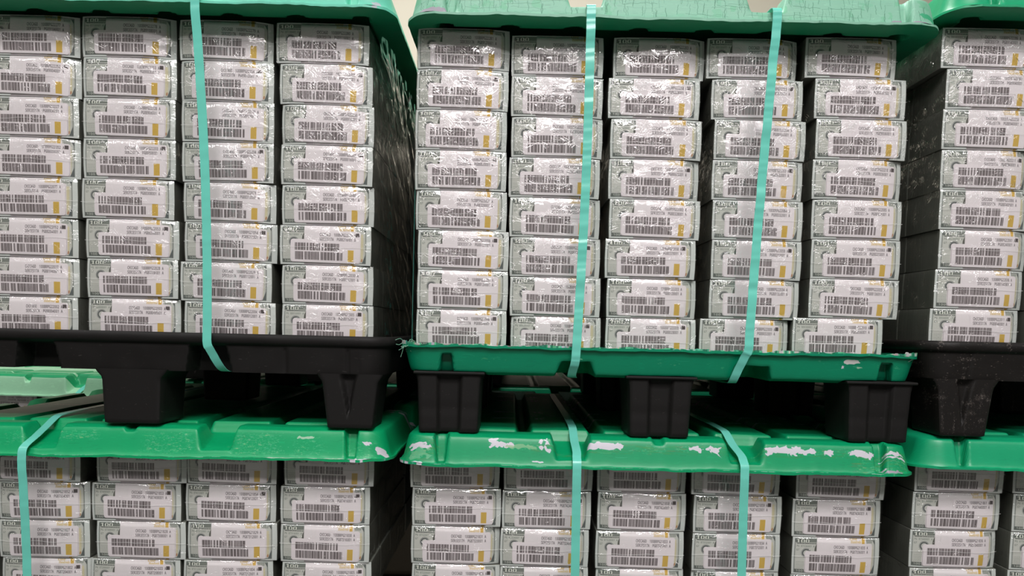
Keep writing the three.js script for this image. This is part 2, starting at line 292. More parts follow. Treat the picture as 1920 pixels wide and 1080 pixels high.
// the columns just past the left and right edges of the picture, which the same pallets carry
[[UPPER, -1, -1.085, 0.5145, 8, 'upper', 'left'], [LOWER, -1, -1.078, -0.2235, 4, 'lower', 'left'], [UPPER, 10, 0.905, 0.5315, 8, 'upper', 'right']].forEach(([S, c, x, top, n, tier, side]) => { for (let r = 0; r < n; r++) {
  const low = tier === 'lower', n2 = String((low ? 875 - r : [891, 890, 889, 888, 883, 882, 881, 880][r]) * 100000 + (c + 1) * 4000 + 1), n1 = (low ? 21877 - 25 * r : [22277, 22252, 22227, 22202, 22077, 22052, 22027, 22002][r]) + c;
  cashPack(x + rr(-0.004, 0.004) + PW / 2, top - PITCH * (r + 1), FRONT_Z, r, n1, n2, r % 2 === 1, 1, `shrink-wrapped cash pack printed PG${n2}, ${ROWS[r]} row, column past the picture edge on ${tier} ${side} pallet`, `cash packs on the ${tier} ${side} pallet`);
} });
// the packs nobody can read: rows under the picture and the second layer behind
function plainPack(x, y, z, label, group) {
  const t = thing('cash_pack', label, 'cash pack', x, y, z, group);
  const k = Math.floor(rnd() * 4); part('note_bundles', bodies[k], edgePaper, t); part('top_note', plainFace[k], edgePaper, t);
  return t;
}
const plainFace = CURL.map((_, k) => grid(8, 3, (u, v) => [...onFront(k, u, 1 - v, 0), u * 0.01, v]));
// second layer of packs where the picture looks past the first: the open side of the left stack and the slit in the middle stack
[[UPPER, 8, 'upper'], [LOWER, 4, 'lower']].forEach(([S, n, tier]) => [3, 4, 5].forEach((c) => { for (let r = 0; r < n; r++) plainPack(S[c][0][r] / 1000 + PW / 2, S[c][1] - PITCH * (r + 1), FRONT_Z - 0.452, `shrink-wrapped cash pack behind the front layer of the ${tier} ${c === 3 ? 'left' : 'middle'} stack`, `second layer of the ${tier} ${c === 3 ? 'left' : 'middle'} stack`); }));

// ------------------------------------------------------------------ moulded covers and trays (one mould: lip, sloping wall, strap slots, blocks on top)
const HW = 0.447, HD = 0.47, CR = 0.05;
const inset = (x, z) => { const qx = Math.abs(x) - (HW - CR), qz = Math.abs(z) - (HD - CR); return CR - (Math.hypot(Math.max(qx, 0), Math.max(qz, 0)) + Math.min(Math.max(qx, qz), 0)); };
function mouldHeight(x, z, o) {
  const d = inset(x, z), H = o.h;
  const wall = (e) => 0.003 + (H - 0.003) * (0.88 * smooth(0.003, 0.018, e) + 0.12 * smooth(0.012, 0.034, e));
  let h = wall(d);
  const cut = (k, floor) => { h = Math.min(h, floor + (h - floor) * k); };
  for (const [c, w, f, slope, reach] of o.slots) {
    const k = smooth(w, w + slope, Math.abs(x - c)), fl = o.blocks && w > 0.0065 && w < 0.01 ? Math.min(h, wall(d - 0.018)) : Math.min(h, f + Math.max(0, d - 0.012) * o.ramp);
    if (d < reach) cut(k, fl); else cut(Math.max(k, smooth(reach, reach + 0.012, d)), fl);
  }
  if (o.blocks) {
    if (Math.abs(x) > HW - 0.09) for (const c of [-0.13, 0.1]) { const k = smooth(0.022, 0.036, Math.abs(z - c)); cut(Math.max(k, smooth(0.075, 0.087, d)), Math.min(h, 0.012 + Math.max(0, d - 0.012) * o.ramp)); }
    cut(1 - smooth(0.058, 0.066, d) * (1 - smooth(0.078, 0.088, d)), H - 0.02);                     // ring groove behind the front row of blocks
    if (d > 0.075) for (const c of [-0.36, -0.23, -0.1, 0.1, 0.23, 0.36]) cut(smooth(0.006, 0.016, Math.abs(x - c)), H - 0.02);
  }
  return h;
}
const SLOTS = [[-0.372, 0.0075, 0.007, 0.004, 0.06], [0.378, 0.0075, 0.007, 0.004, 0.06], [-0.15, 0.022, 0.012, 0.013, 0.075], [0.148, 0.022, 0.012, 0.013, 0.075]];
function mouldGeo(o) {
  const ds = []; let d = 0; while (d < 0.032) { ds.push(d); d += 0.0015; } while (d < 0.1) { ds.push(d); d += 0.0034; } while (d < HD * 2 - 0.06) { ds.push(d); d += 0.035; } for (const e of [0.05, 0.035, 0.024, 0.014, 0.006, 0]) ds.push(HD * 2 - e);
  const ss = []; for (let i = 0; i <= 16; i++) ss.push(-1 + 0.08 * i / 16); const N = 290; for (let i = 1; i < N; i++) ss.push(-0.92 + 1.84 * i / N); for (let i = 16; i >= 0; i--) ss.push(1 - 0.08 * i / 16);
  const lip = (x, z) => 0.0016 * noise(x * 7 + o.seed, z * 7) + 0.0009 * noise(x * 31 + o.seed, z * 31);
  const half = (z) => { const q = Math.abs(z) - (HD - CR); return q <= 0 ? HW : HW - CR + Math.sqrt(Math.max(0, CR * CR - q * q)); };
  const sgn = o.flip ? -1 : 1;
  const top = grid(ss.length - 1, ds.length - 1, (_, __, i, j) => {
    const z = HD - ds[j], x = ss[i] * half(z), h = mouldHeight(x, z, o) + lip(x, z) * (1 - smooth(0, 0.03, inset(x, z))) + 0.0008 * noise(x * 5 + 3 + o.seed, z * 5);
    return [x, sgn * h, z, (x + 0.46) / 0.92, (h + ds[j]) / 0.18];
  }, o.flip);
  const under = grid(160, 90, (u, v) => {
    const z = HD - 2 * HD * (v < 0.5 ? 0.12 * v * 2 : 0.12 + 0.88 * (v - 0.5) * 2), x = (2 * u - 1) * half(z); let y = -0.001 + lip(x, z) * (1 - smooth(0, 0.03, inset(x, z))) + o.hollow * smooth(o.hollowFrom, o.hollowFrom + 0.004, inset(x, z));
    if (o.dimples) for (let c = -0.385; c < 0.4; c += 0.11) { const q = Math.hypot(x - c, (z - (HD - 0.052)) * 1.2) / 0.016; if (q < 1) y = Math.max(y, 0.012 * Math.sqrt(1 - q * q)); }
    return [x, sgn * (o.dimples ? Math.max(y, -0.004) : y), z, (x + 0.46) / 0.92, 0.02 + 0.3 * v];
  }, !o.flip);
  const edge = (f) => grid(200, 1, (a, t) => { const p = f(a); const y = t > 0.5 ? 0.003 + lip(p[0], p[1]) + 0.0008 * noise(p[0] * 5 + 3 + o.seed, p[1] * 5) : -0.001 + lip(p[0], p[1]); return [p[0], sgn * y, p[1], (p[0] + 0.46) / 0.92, 0.004]; }, o.flip);
  const e1 = edge((a) => { const x = (2 * a - 1) * (HW - CR); return [x, HD]; });
  const e2 = edge((a) => { const z = HD - 2 * HD * a; return [half(z), z]; }), e3 = edge((a) => { const z = -HD + 2 * HD * a; return [-half(z), z]; });
  return [mergeGeometries([top, e1, e2, e3]), under];
}
// paint for the moulds: u along the front (0.92 m), v up the wall and over the top (0.18 m)
function coverTexture(base, o) {
  const W = 2048, H = 420, [c, g] = canvasOf(W, H), X = (m) => (m + 0.46) / 0.92 * W, Y = (m) => H - m / 0.18 * H;
  const rgb = (q, f = 1, a = 1) => `rgba(${q[0] * f},${q[1] * f},${q[2] * f},${a})`;
  g.fillStyle = rgb(base); g.fillRect(0, 0, W, H);
  for (let i = 0; i < 4200; i++) { const x = rnd() * W, y = rnd() * H, n = noise(x / 160, y / 90); g.fillStyle = rgb(base, 1 + 0.13 * n + rr(-0.06, 0.06), 0.4); g.fillRect(x, y, 4 + rnd() * 22, 1 + rnd() * 4); }
  const blot = (x, y, w, h, col, rough = 0.6) => {     // an irregular patch, torn at its rim
    g.fillStyle = col; g.beginPath(); const n = 70, s = rnd() * 99;
    for (let i = 0; i <= n; i++) { const a = i / n * 2 * Math.PI, ca = Math.cos(a), sa = Math.sin(a), q = (v) => Math.pow(Math.abs(v), 0.55) * Math.sign(v), X0 = q(ca) * w / 2, Y0 = q(sa) * h / 2; g.lineTo(x + X0 + rough * h * 0.7 * (noise(X0 / 34 + s, Y0 / 24) + 0.45 * noise(X0 / 9 + s, Y0 / 9 + 7)), y + Y0 + rough * h * 0.7 * (noise(X0 / 26 + s + 40, Y0 / 24) + 0.4 * noise(X0 / 9 + s, Y0 / 9 + 9))); }
    g.fill();
  };
  for (let i = 0; i < (o.scratches ?? 60); i++) { const x = rnd() * W, y = rnd() * H, l = rr(-60, 60); g.strokeStyle = rgb(o.pale ?? [130, 205, 165], 1, rr(0.15, 0.55)); g.lineWidth = rr(0.5, 2); g.beginPath(); g.moveTo(x, y); g.quadraticCurveTo(x + l / 2, y + rr(-10, 10), x + l, y + rr(-8, 8)); g.stroke(); }
  for (const [x0, x1, v0, v1, n] of o.scuffs ?? []) for (let i = 0; i < n; i++) { const x = X(rr(x0, x1)), y = Y(rr(v0, v1)); blot(x, y, rr(3, 22), rr(1.5, 7), `rgba(${rr(130, 190)},${rr(180, 205)},${rr(130, 160)},${rr(0.1, 0.36)})`); for (let q = 0; q < 3; q++) blot(x + rr(-24, 24), y + rr(-14, 14), rr(2, 7), rr(1, 3), `rgba(170,200,150,${rr(0.15, 0.5)})`); }
  for (const [x0, x1, v0, v1, n] of o.olive ?? []) for (let i = 0; i < n; i++) blot(X(rr(x0, x1)), Y(rr(v0, v1)), rr(6, 46), rr(2, 8), `rgba(${rr(70, 130)},${rr(120, 150)},${rr(60, 95)},${rr(0.08, 0.3)})`);
  if (o.cracks) {
    for (let i = 0; i < 46; i++) { const x = rnd() * W, y = Y(rr(0.0, 0.06)); blot(x, y, rr(10, 42), rr(16, 60), rgb([104, 180, 140], 1, rr(0.25, 0.7)), 0.25); }
    for (let i = 0; i < 260; i++) { let x = rnd() * W, y = Y(rr(0, 0.05)); g.strokeStyle = rgb([44, 104, 78], 1, rr(0.45, 0.95)); g.lineWidth = rr(0.7, 1.7); g.beginPath(); g.moveTo(x, y); const along = rnd() < 0.14; for (let q = 0; q < 9; q++) { x += along ? rr(4, 22) : rr(-2.2, 2.2); y -= along ? rr(-5, 5) : rr(2, 9); g.lineTo(x, y); } g.stroke(); }
  }
  for (const [x, v, w, h, col, rough] of o.patches ?? []) blot(X(x), Y(v), w / 0.92 * W, h / 0.18 * H, col ?? 'rgb(206,204,212)', rough);
  if (o.rim) for (let x = 0; x < W; x += 2) { const n = noise(x / 70 + o.rim, 1) + 0.5 * noise(x / 13, o.rim), q = n > 0.25 ? [196, 206, 202] : n > -0.2 ? base.map((v) => v * 0.7 + 50) : [66, 78, 74]; g.fillStyle = rgb(q, rr(0.88, 1.05), 0.9); g.fillRect(x, H - 12, 3, 6); }
  const t = canvasTexture(c); t.wrapS = THREE.ClampToEdgeWrapping; t.wrapT = THREE.MirroredRepeatWrapping; return t;
}
const coverMat = (base, o) => new THREE.MeshPhysicalMaterial({ map: coverTexture(base, o), roughness: o.rough ?? 0.42, side: THREE.DoubleSide });
const white = 'rgb(208,205,214)', grey = 'rgb(150,146,156)', mold = 'rgba(150,185,140,0.75)';
const wornPatches = [[-0.008, 0.05, 0.032, 0.009], [-0.024, 0.052, 0.012, 0.016], [0.062, 0.05, 0.01, 0.022], [0.165, 0.052, 0.062, 0.014, white, 0.3], [0.02, 0.046, 0.05, 0.008, mold], [0.318, 0.05, 0.022, 0.009], [0.35, 0.048, 0.022, 0.016], [0.466, 0.051, 0.06, 0.015], [0.512, 0.05, 0.03, 0.009], [0.545, 0.048, 0.016, 0.01], [0.602, 0.047, 0.04, 0.013], [-0.155, 0.05, 0.03, 0.006], [-0.15, 0.043, 0.038, 0.006], [-0.15, 0.03, 0.03, 0.02, 'rgba(140,190,150,0.6)'], [0.66, 0.05, 0.03, 0.008], [0.66, 0.043, 0.042, 0.004], [0.64, 0.02, 0.012, 0.004], [0.655, 0.012, 0.03, 0.006, grey], [-0.17, 0.006, 0.05, 0.012, white, 0.4], [-0.177, 0.013, 0.016, 0.014, 'rgb(70,62,66)', 0.2], [0.05, 0.016, 0.02, 0.003]].map(([x, ...q]) => [x - 0.2565, ...q]);
const matLR = coverMat([0, 152, 98], { patches: wornPatches, scuffs: [[-0.44, -0.38, 0.02, 0.06, 40], [-0.25, 0.4, 0.042, 0.056, 120], [0.34, 0.44, 0.005, 0.05, 110]], olive: [[-0.44, -0.37, 0.01, 0.062, 160], [-0.22, 0.44, 0.036, 0.056, 520], [0.33, 0.44, 0.006, 0.056, 160]], rim: 3 });
const matLL = coverMat([2, 160, 100], { scratches: 110, scuffs: [[-0.2, -0.16, 0.03, 0.055, 30], [-0.12, -0.05, 0.04, 0.056, 50], [0.03, 0.11, 0.015, 0.056, 110], [0.17, 0.26, 0.015, 0.056, 130], [0.28, 0.33, 0.005, 0.05, 40], [0.37, 0.44, 0.005, 0.05, 70], [-0.45, -0.2, 0.03, 0.056, 40]], patches: [[0.43, 0.035, 0.018, 0.018, white, 0.2], [0.405, 0.04, 0.012, 0.008, white], [0.3, 0.05, 0.03, 0.006, 'rgb(160,200,170)'], [0.41, 0.005, 0.07, 0.008, white], [0.3, 0.006, 0.14, 0.003, 'rgb(160,190,165)']], rim: 11 });
const matUR = coverMat([128, 184, 158], { cracks: true, pale: [190, 232, 208], scratches: 50, patches: [[-0.405, 0.0125, 0.055, 0.017, grey, 0.25], [0.39, 0.01, 0.08, 0.009, grey, 0.3], [0.425, 0.03, 0.05, 0.012, 'rgb(60,165,120)', 0.3], [-0.4, 0.046, 0.012, 0.02, 'rgb(50,160,115)', 0.2]], rim: 5, rough: 0.5 });
const matUL = coverMat([104, 202, 174], { scratches: 50, rim: 21, patches: [[0.42, 0.012, 0.016, 0.02, 'rgb(170,180,185)', 0.4]] });
const matJ = coverMat([14, 158, 108], { scratches: 24, rough: 0.38 });
const underMat = new THREE.MeshStandardMaterial({ color: C(6, 150, 100), roughness: 0.5, side: THREE.DoubleSide });
const COVER = { h: 0.053, slots: [...SLOTS, [0, 0.006, 0.04, 0.006, 0.05]], ramp: 0.32, blocks: true, dimples: true, hollow: 0.022, hollowFrom: 0.051 };
function cover(label, mat, x, y, z, s, turn = 0, geo) {
  const t = thing('pallet_cover', label, 'pallet cover', x, y, z);
  const [shell, under] = geo ?? mouldGeo({ ...COVER, seed: s });
  part('shell', shell, mat, t); part('underside', under, underMat, t, 'smooth green underside'); t.rotation.z = turn; return t;
}
const CZ = -1.242 - HD;
cover('pale mint cracked plastic cover on the upper middle cash stack', matUR, 0.2595, 0.509, CZ, 1, 0, mouldGeo({ ...COVER, seed: 1, ramp: 0.1, slots: SLOTS.map(([c, w, f, sl, r]) => w > 0.02 ? [c, w, 0.0175, 0.014, 2] : [c, w, f + 0.01, sl, r]) }));
cover('teal green plastic cover on the upper left cash stack, cut by picture edges', matUL, -0.652, 0.517, CZ, 2);
cover('green plastic cover with large white worn patches on the lower middle stack', matLR, 0.2565, -0.236, CZ, 3);
cover('bright green scuffed plastic cover on the lower left cash stack', matLL, -0.647, -0.2345, CZ, 4, 0.007);
const coverJ = mouldGeo({ ...COVER, seed: 5 });
cover('smooth green plastic cover on the upper right stack at the picture corner', matJ, 1.152, 0.541, CZ, 5, 0, coverJ);
cover('smooth unscuffed green plastic cover on the lower right cash stack', matJ, 1.145, -0.222, CZ, 6, 0, coverJ);

// ------------------------------------------------------------------ pallets
// a closed skirt round a rounded rectangle; out(x, y, side) moves the wall outward
function skirt(hw, hd, r, ys, out) {
  const P = []; const line = (x0, z0, x1, z1, n, side) => { for (let i = 0; i < n; i++) P.push([x0 + (x1 - x0) * i / n, z0 + (z1 - z0) * i / n, side === 0 ? 0 : side === 1 ? 1 : side === 2 ? 0 : -1, side === 0 ? 1 : side === 2 ? -1 : 0, side]); };
  const arc = (cx, cz, a0, side) => { for (let i = 0; i < 8; i++) { const a = a0 - Math.PI / 2 * i / 8; P.push([cx + r * Math.cos(a), cz + r * Math.sin(a), Math.cos(a), Math.sin(a), side]); } };
  line(-hw + r, hd, hw - r, hd, 260, 0); arc(hw - r, hd - r, Math.PI / 2, 4); line(hw, hd - r, hw, -hd + r, 40, 1); arc(hw - r, -hd + r, 0, 4); line(hw - r, -hd, -hw + r, -hd, 40, 2); arc(-hw + r, -hd + r, -Math.PI / 2, 4); line(-hw, -hd + r, -hw, hd - r, 40, 3); arc(-hw + r, hd - r, Math.PI, 4);
  const n = P.length, pos = [], uv = [], idx = []; let s = 0;
  ys.forEach((y, j) => { s = 0; for (let i = 0; i <= n; i++) { const p = P[i % n], q = P[(i + n - 1) % n]; if (i) s += Math.hypot(p[0] - q[0], p[1] - q[1]); const o = out(p[0], y, p[4], j); pos.push(p[0] + p[2] * o, y, p[1] + p[3] * o); uv.push(s, y); } });
  for (let j = 0; j < ys.length - 1; j++) for (let i = 0; i < n; i++) { const a = j * (n + 1) + i; idx.push(a, a + n + 1, a + 1, a + 1, a + n + 1, a + n + 2); }
  const g = geoOf(pos, uv, idx);
  const caps = [0, ys.length - 1].map((j) => { const sh = new THREE.Shape(); for (let i = 0; i < n; i++) { const o = out(P[i][0], ys[j], P[i][4], j), X = P[i][0] + P[i][2] * o, Z = P[i][1] + P[i][3] * o; i ? sh.lineTo(X, -Z) : sh.moveTo(X, -Z); } const c = new THREE.ShapeGeometry(sh).rotateX(j ? Math.PI / 2 : -Math.PI / 2); if (j) c.scale(1, 1, -1).translate(0, ys[j], 0); else c.translate(0, ys[0], 0); if (j) { const ix = c.index.array; for (let q = 0; q < ix.length; q += 3) { const t = ix[q]; ix[q] = ix[q + 1]; ix[q + 1] = t; } c.computeVertexNormals(); } return c; });
  return mergeGeometries([g, ...caps]);
}
// a tapering foot, its front face moved in by groove(s, t): s across -1..1, t from top 0 to bottom 1
function footGeo(w0, w1, d0, d1, h, flare, groove) {
  const rows = 14, pos = [], uv = [], idx = [], per = [];
  for (let i = 0; i < 36; i++) per.push([-1 + 2 * i / 36, 1]); for (let i = 0; i < 10; i++) per.push([1, 1 - 2 * i / 10]); for (let i = 0; i < 10; i++) per.push([1 - 2 * i / 10, -1]); for (let i = 0; i < 10; i++) per.push([-1, -1 + 2 * i / 10]);
  const n = per.length, round = 0.16, ring = (t, shrink = 0) => per.map(([a, b]) => {
    const w = (w0 + (w1 - w0) * t) / 2 + flare * Math.pow(1 - smooth(0, 0.24, t), 2) - shrink, d = (d0 + (d1 - d0) * t) / 2 - shrink, qx = Math.max(0, Math.abs(a) - (1 - round)), qz = Math.max(0, Math.abs(b) - (1 - round)); let x = a, z = b;
    if (qx > 0 && qz > 0) { const l = Math.hypot(qx, qz), m = Math.max(qx, qz); x = Math.sign(a) * (1 - round + qx / l * m * 1); z = Math.sign(b) * (1 - round + qz / l * m); }
    return [x * w, z * d - (b === 1 ? groove(a, t) : 0) + (d0 - (d0 + (d1 - d0) * t)) * 0.28];
  });
  const put = (pts, y) => { for (let i = 0; i <= n; i++) { const p = pts[i % n]; pos.push(p[0], y, p[1]); uv.push(i / n * 0.44, y); } };
  for (let j = 0; j <= rows; j++) put(ring(j / rows), -h * j / rows * 0.975); put(ring(1, 0.0035), -h * 0.995); put(ring(1, 0.009), -h);
  const R = rows + 3; for (let j = 0; j < R - 1; j++) for (let i = 0; i < n; i++) { const a = j * (n + 1) + i; idx.push(a, a + n + 1, a + 1, a + 1, a + n + 1, a + n + 2); }
  const last = (R - 1) * (n + 1), c = pos.length / 3; pos.push(0, -h, 0); uv.push(0, 0); for (let i = 0; i < n; i++) idx.push(last + i, c, last + i + 1);
  return geoOf(pos, uv, idx);
}
// black pallet: deck with a rolled rim, strap pockets in its face, nine feet
const rimY = [-0.017, -0.001]; for (let i = 0; i <= 8; i++) rimY.push(-0.018 * i / 8); for (const y of [-0.0195, -0.021, -0.0225, -0.024, -0.026, -0.028, -0.034, -0.042, -0.05, -0.056, -0.061, -0.064, -0.066]) rimY.push(y);
const blackDeck = skirt(HW - 0.006, HD - 0.006, 0.045, rimY, (x, y, side, j) => {
  if (j < 2) return j ? -0.009 : -0.011;
  let o = y > -0.019 ? 0.006 * Math.sqrt(Math.max(0, 1 - Math.pow((y + 0.009) / 0.0095, 2))) : -0.0015 + 0.1 * (y + 0.02);
  if (y <= -0.0685) o -= 0.002;
  if (side === 0 && y < -0.019) {
    const t = clamp((-0.022 - y) / 0.044);
    for (const c of [-0.155, 0.135]) o -= 0.04 * (1 - smooth(0.026 + 0.008 * t, 0.03 + 0.008 * t, Math.abs(x - c))) * smooth(-0.0205, -0.0235, y);
    for (const c of [-0.372, -0.266, 0.266, 0.372]) o -= 0.002 * (1 - smooth(0.0008, 0.003, Math.abs(x - c))) * smooth(-0.022, -0.026, y);
    o += 0.0012 * (smooth(0.268, 0.272, Math.abs(x)) * (1 - smooth(0.366, 0.37, Math.abs(x))));
  }
  return o + 0.0007 * noise(x * 14, y * 20 + side);
});
const vGroove = (a, t) => { const hw = 0.3 * (1 - clamp(t / 0.78)); return 0.009 * (1 - smooth(hw * 0.55, hw + 0.02, Math.abs(a + 0.05))) * smooth(0.02, 0.06, t) * (t < 0.78 ? 1 : 0); };
const cornerFoot = footGeo(0.102, 0.08, 0.104, 0.092, 0.094, 0.008, vGroove), midFoot = footGeo(0.106, 0.098, 0.104, 0.094, 0.094, 0.012, () => 0);
function blackPallet(label, mat, x, y, z, h) {
  const t = thing('plastic_pallet', label, 'pallet', x, y, z); part('deck', blackDeck, mat, t).position.y = h;
  for (const dz of [0.411, 0, -0.411]) for (const dx of dz ? [-0.376, 0.005, 0.376] : [0.005]) { const f = part('foot', dx === 0.005 || dz !== 0.411 ? midFoot : cornerFoot, mat, t); f.position.set(dx, h - 0.064, dz); f.scale.y = (h - 0.064) / 0.094; if (dz < 0) f.rotation.y = Math.PI; }
  return t;
}
const PZ = -1.25 - HD + 0.004;
blackPallet('black plastic pallet with strap pocket under the upper left cash stack', black, -0.648, -0.179, PZ, 0.158);
blackPallet('heavily scuffed black plastic pallet under the upper right cash stack', blackWorn, 1.15, -0.168, PZ, 0.163);
// green pallet: a green tray riding on a black frame of nine feet
const trayGeo = mouldGeo({ h: 0.05, slots: [[-0.366, 0.009, 0.014, 0.003, 0.026], [0.381, 0.009, 0.012, 0.003, 0.026], [-0.146, 0.021, 0.022, 0.015, 0.12], [0.154, 0.026, 0.022, 0.01, 0.12], [-0.361, 0.058, 0.044, 0.006, 0.2], [0.001, 0.054, 0.044, 0.006, 0.2], [0.377, 0.062, 0.044, 0.006, 0.2]], ramp: 0, blocks: false, dimples: false, flip: true, seed: 9, hollow: 0.017, hollowFrom: 0.012 });
const trayMat = coverMat([0, 134, 96], { scratches: 90, pale: [90, 180, 140], scuffs: [[-0.4, 0.4, 0.01, 0.04, 16]], patches: [[0.32, 0.02, 0.028, 0.008, 'rgb(205,205,200)', 0.3], [0.306, 0.032, 0.005, 0.005, white], [0.335, 0.032, 0.01, 0.003, 'rgb(150,190,160)'], [0.425, 0.022, 0.012, 0.004, 'rgb(180,215,195)'], [-0.14, 0.028, 0.012, 0.003, 'rgb(120,200,160)']], rough: 0.36 });
const raggedLip = (() => {                                 // torn upper edge of the tray
  const pts = [], n = 420; const P = (a) => { const L = 2 * (HW - CR) , x = -HW + CR + L * a; return [x, HD]; };
  return mergeGeometries([0, 1].map((k) => grid(n, 3, (a, t) => {
    const s = a * 1.16 - 0.08; let x, z; if (s < 0) { const q = -s / 0.08 * Math.PI / 2; x = -HW + CR - CR * Math.sin(q); z = HD - CR + CR * Math.cos(q); } else if (s > 1) { const q = (s - 1) / 0.08 * Math.PI / 2; x = HW - CR + CR * Math.sin(q); z = HD - CR + CR * Math.cos(q); } else { [x, z] = P(s); }
    const tear = 0.0035 + 0.0022 * noise(x * 24 + 5, 2) + 0.003 * Math.max(0, noise(x * 70, 8) - 0.45) + (Math.abs(x) > HW - 0.06 ? 0.005 * Math.max(0, noise(x * 120, 3)) : 0);
    return [x, -0.001 + tear * t, z - 0.001 + (k ? -0.0028 : 0.0006 + 0.0016 * noise(x * 60, 4) * t), (x + 0.46) / 0.92, 0.02];
  }, k === 1)));
})();
const lipMat = (() => { const [c, g] = canvasOf(1024, 16); for (let x = 0; x < 1024; x++) { const n = noise(x / 14, 1); const q = n > 0.35 ? [196, 200, 196] : n > -0.25 ? [92, 190, 148] : [34, 128, 96]; g.fillStyle = `rgb(${q.map((v) => v * rr(0.85, 1.05)).join()})`; g.fillRect(x, 0, 1, 16); } return new THREE.MeshStandardMaterial({ map: canvasTexture(c), roughness: 0.7, side: THREE.DoubleSide }); })();
const ribFoot = footGeo(0.112, 0.104, 0.108, 0.098, 0.102, 0.003, (a, t) => 0.009 * (1 - smooth(0.3, 0.38, Math.abs(a))) * (t > 0.02 ? 1 : 0) + 0.0007 * (Math.abs(t - 0.6) < 0.05 ? 1 : 0));
function greenPallet(label, x, y, z) {
  const t = thing('plastic_pallet', label, 'pallet', x, y, z);
  part('tray', trayGeo[0], trayMat, t, 'green moulded tray').position.y = 0.151; part('tray_floor', trayGeo[1], trayMat, t).position.y = 0.151;
  part('torn_lip', raggedLip, lipMat, t, 'ragged pale upper edge').position.y = 0.151;
  for (const dz of [0.4, 0, -0.4]) for (const dx of [-0.361, 0.001, 0.377]) {
    const f = part('foot', ribFoot, black, t, 'black ribbed foot'); f.position.set(dx, 0.1035, dz); f.scale.y = 0.1035 / 0.102; if (dz < 0) f.rotation.y = Math.PI;
    part('plate', new RoundedBoxGeometry(0.122, 0.005, 0.118, 2, 0.002), black, f).position.y = 0.0;
  }
  const fibres = []; for (let i = 0; i < 26; i++) { const p0 = new THREE.Vector3(-HW + 0.012 + rr(-0.006, 0.012), 0.152 + rr(-0.004, 0.004), HD - 0.03 + rr(-0.012, 0.01)), pts = [p0]; for (let q = 0; q < 3; q++) pts.push(pts[q].clone().add(new THREE.Vector3(rr(-0.008, 0.003), rr(-0.009, 0.004), rr(0, 0.005)))); fibres.push(new THREE.TubeGeometry(new THREE.CatmullRomCurve3(pts), 8, 0.0005, 4)); }
  part('frayed_corner', mergeGeometries(fibres), lipMat, t).userData.kind = 'stuff';
  return t;
}
greenPallet('green plastic pallet with torn rim and black feet under the upper middle stack', 0.2565, -0.183, PZ);

// ------------------------------------------------------------------ straps
// a flat ribbon through points [x, y, z, nx, ny, nz]; ripple bends it where it crosses the packs
function ribbon(pts, width, across, ripple) {
  const curve = (i) => new THREE.CatmullRomCurve3(pts.map((p) => new THREE.Vector3(...p)), false, 'centripetal'), cv = curve(), N = 260, th = 0.0007;
  const q = [], A = new THREE.Vector3(...across).normalize();
  const side = (sgn, flip) => grid(2, N, (s, t) => {
    const p = cv.getPoint(t), tan = cv.getTangent(t), w = A.clone().addScaledVector(tan, -A.dot(tan)).normalize(), nrm = w.clone().cross(tan).normalize(), o = sgn * th / 2 + (ripple ? ripple(p) : 0);
    p.addScaledVector(w, (s - 0.5) * width).addScaledVector(nrm, o); return [p.x, p.y, p.z, s, t * 20];
  }, flip);
  const wall = (s, flip) => grid(1, N, (k, t) => { const p = cv.getPoint(t), tan = cv.getTangent(t), w = A.clone().addScaledVector(tan, -A.dot(tan)).normalize(), nrm = w.clone().cross(tan).normalize(); p.addScaledVector(w, s * width / 2).addScaledVector(nrm, (k - 0.5) * th + (ripple ? ripple(p) : 0)); return [p.x, p.y, p.z, k, t]; }, flip);
  return mergeGeometries([side(1, false), side(-1, true), wall(1, true), wall(-1, false)]);
}
const Z0 = -1.236;
function strap(label, top, mid, low, opts = {}) {           // top/low: [x, y] where it bends over the cover lip and under the pallet
  const [xt, yt] = top, [xl, yl] = low, pts = [];
  const L = opts.lean ?? 0, f = opts.floor ?? 0;         // floor: the strap lies in a slot that runs right across the cover
  if (f) pts.push([xt, yt + f + 0.024, CZ - 0.3], [xt, yt + f + 0.007, CZ + HD - 0.09]); else pts.push([xt + L * 2.2, yt + 0.0575, CZ - 0.3], [xt + L, yt + 0.058, CZ + HD - 0.1], [xt + L * 0.9, yt + 0.0555, CZ + HD - 0.088], [xt + L * 0.5, yt + 0.038, CZ + HD - 0.05]);
  pts.push([xt + 0.001, yt + (f ? f + 0.002 : 0.0245), Z0 - 0.022], [xt, yt + (f ? f : 0.0185), Z0 - 0.009], [xt, yt + (f ? f - 0.004 : 0.012), Z0 - 0.0005], [xt, yt - 0.012, Z0 + 0.002]);
  for (let i = 1; i < 12; i++) { const k = i / 12; pts.push([xt + (xl - xt) * k + mid * Math.sin(Math.PI * k), yt - 0.012 + (yl - yt + 0.012) * k, Z0 + 0.001 - 0.006 * Math.sin(Math.PI * k)]); }
  pts.push([xl, yl, Z0]); if (!opts.cut) { const [xb, yb] = opts.tail; pts.push([xl + (xb - xl) * 0.15, yl - 0.006, Z0 - 0.001], [xb, yb, Z0 - 0.02], [xb + 0.004, yb - 0.006, Z0 - 0.05], [xb + 0.004, yb - 0.006, Z0 - 0.4]); }
  const t = thing('packing_strap', label, 'strap', 0, 0, 0), s = rnd() * 50;
  part('band', ribbon(pts.map((p) => [p[0], p[1], p[2]]), 0.0146, [1, 0, 0], (p) => (opts.floor ? 1 : 0.35) * (0.0014 * noise(p.y * 22 + s, 1) + 0.0007 * noise(p.y * 70 + s, 2))), strapMat, t);
  return t;
}
strap('flat teal packing strap down the front of the upper left stack', [-0.525, 0.519], 0.004, [-0.506, -0.04], { tail: [-0.489, -0.082] });
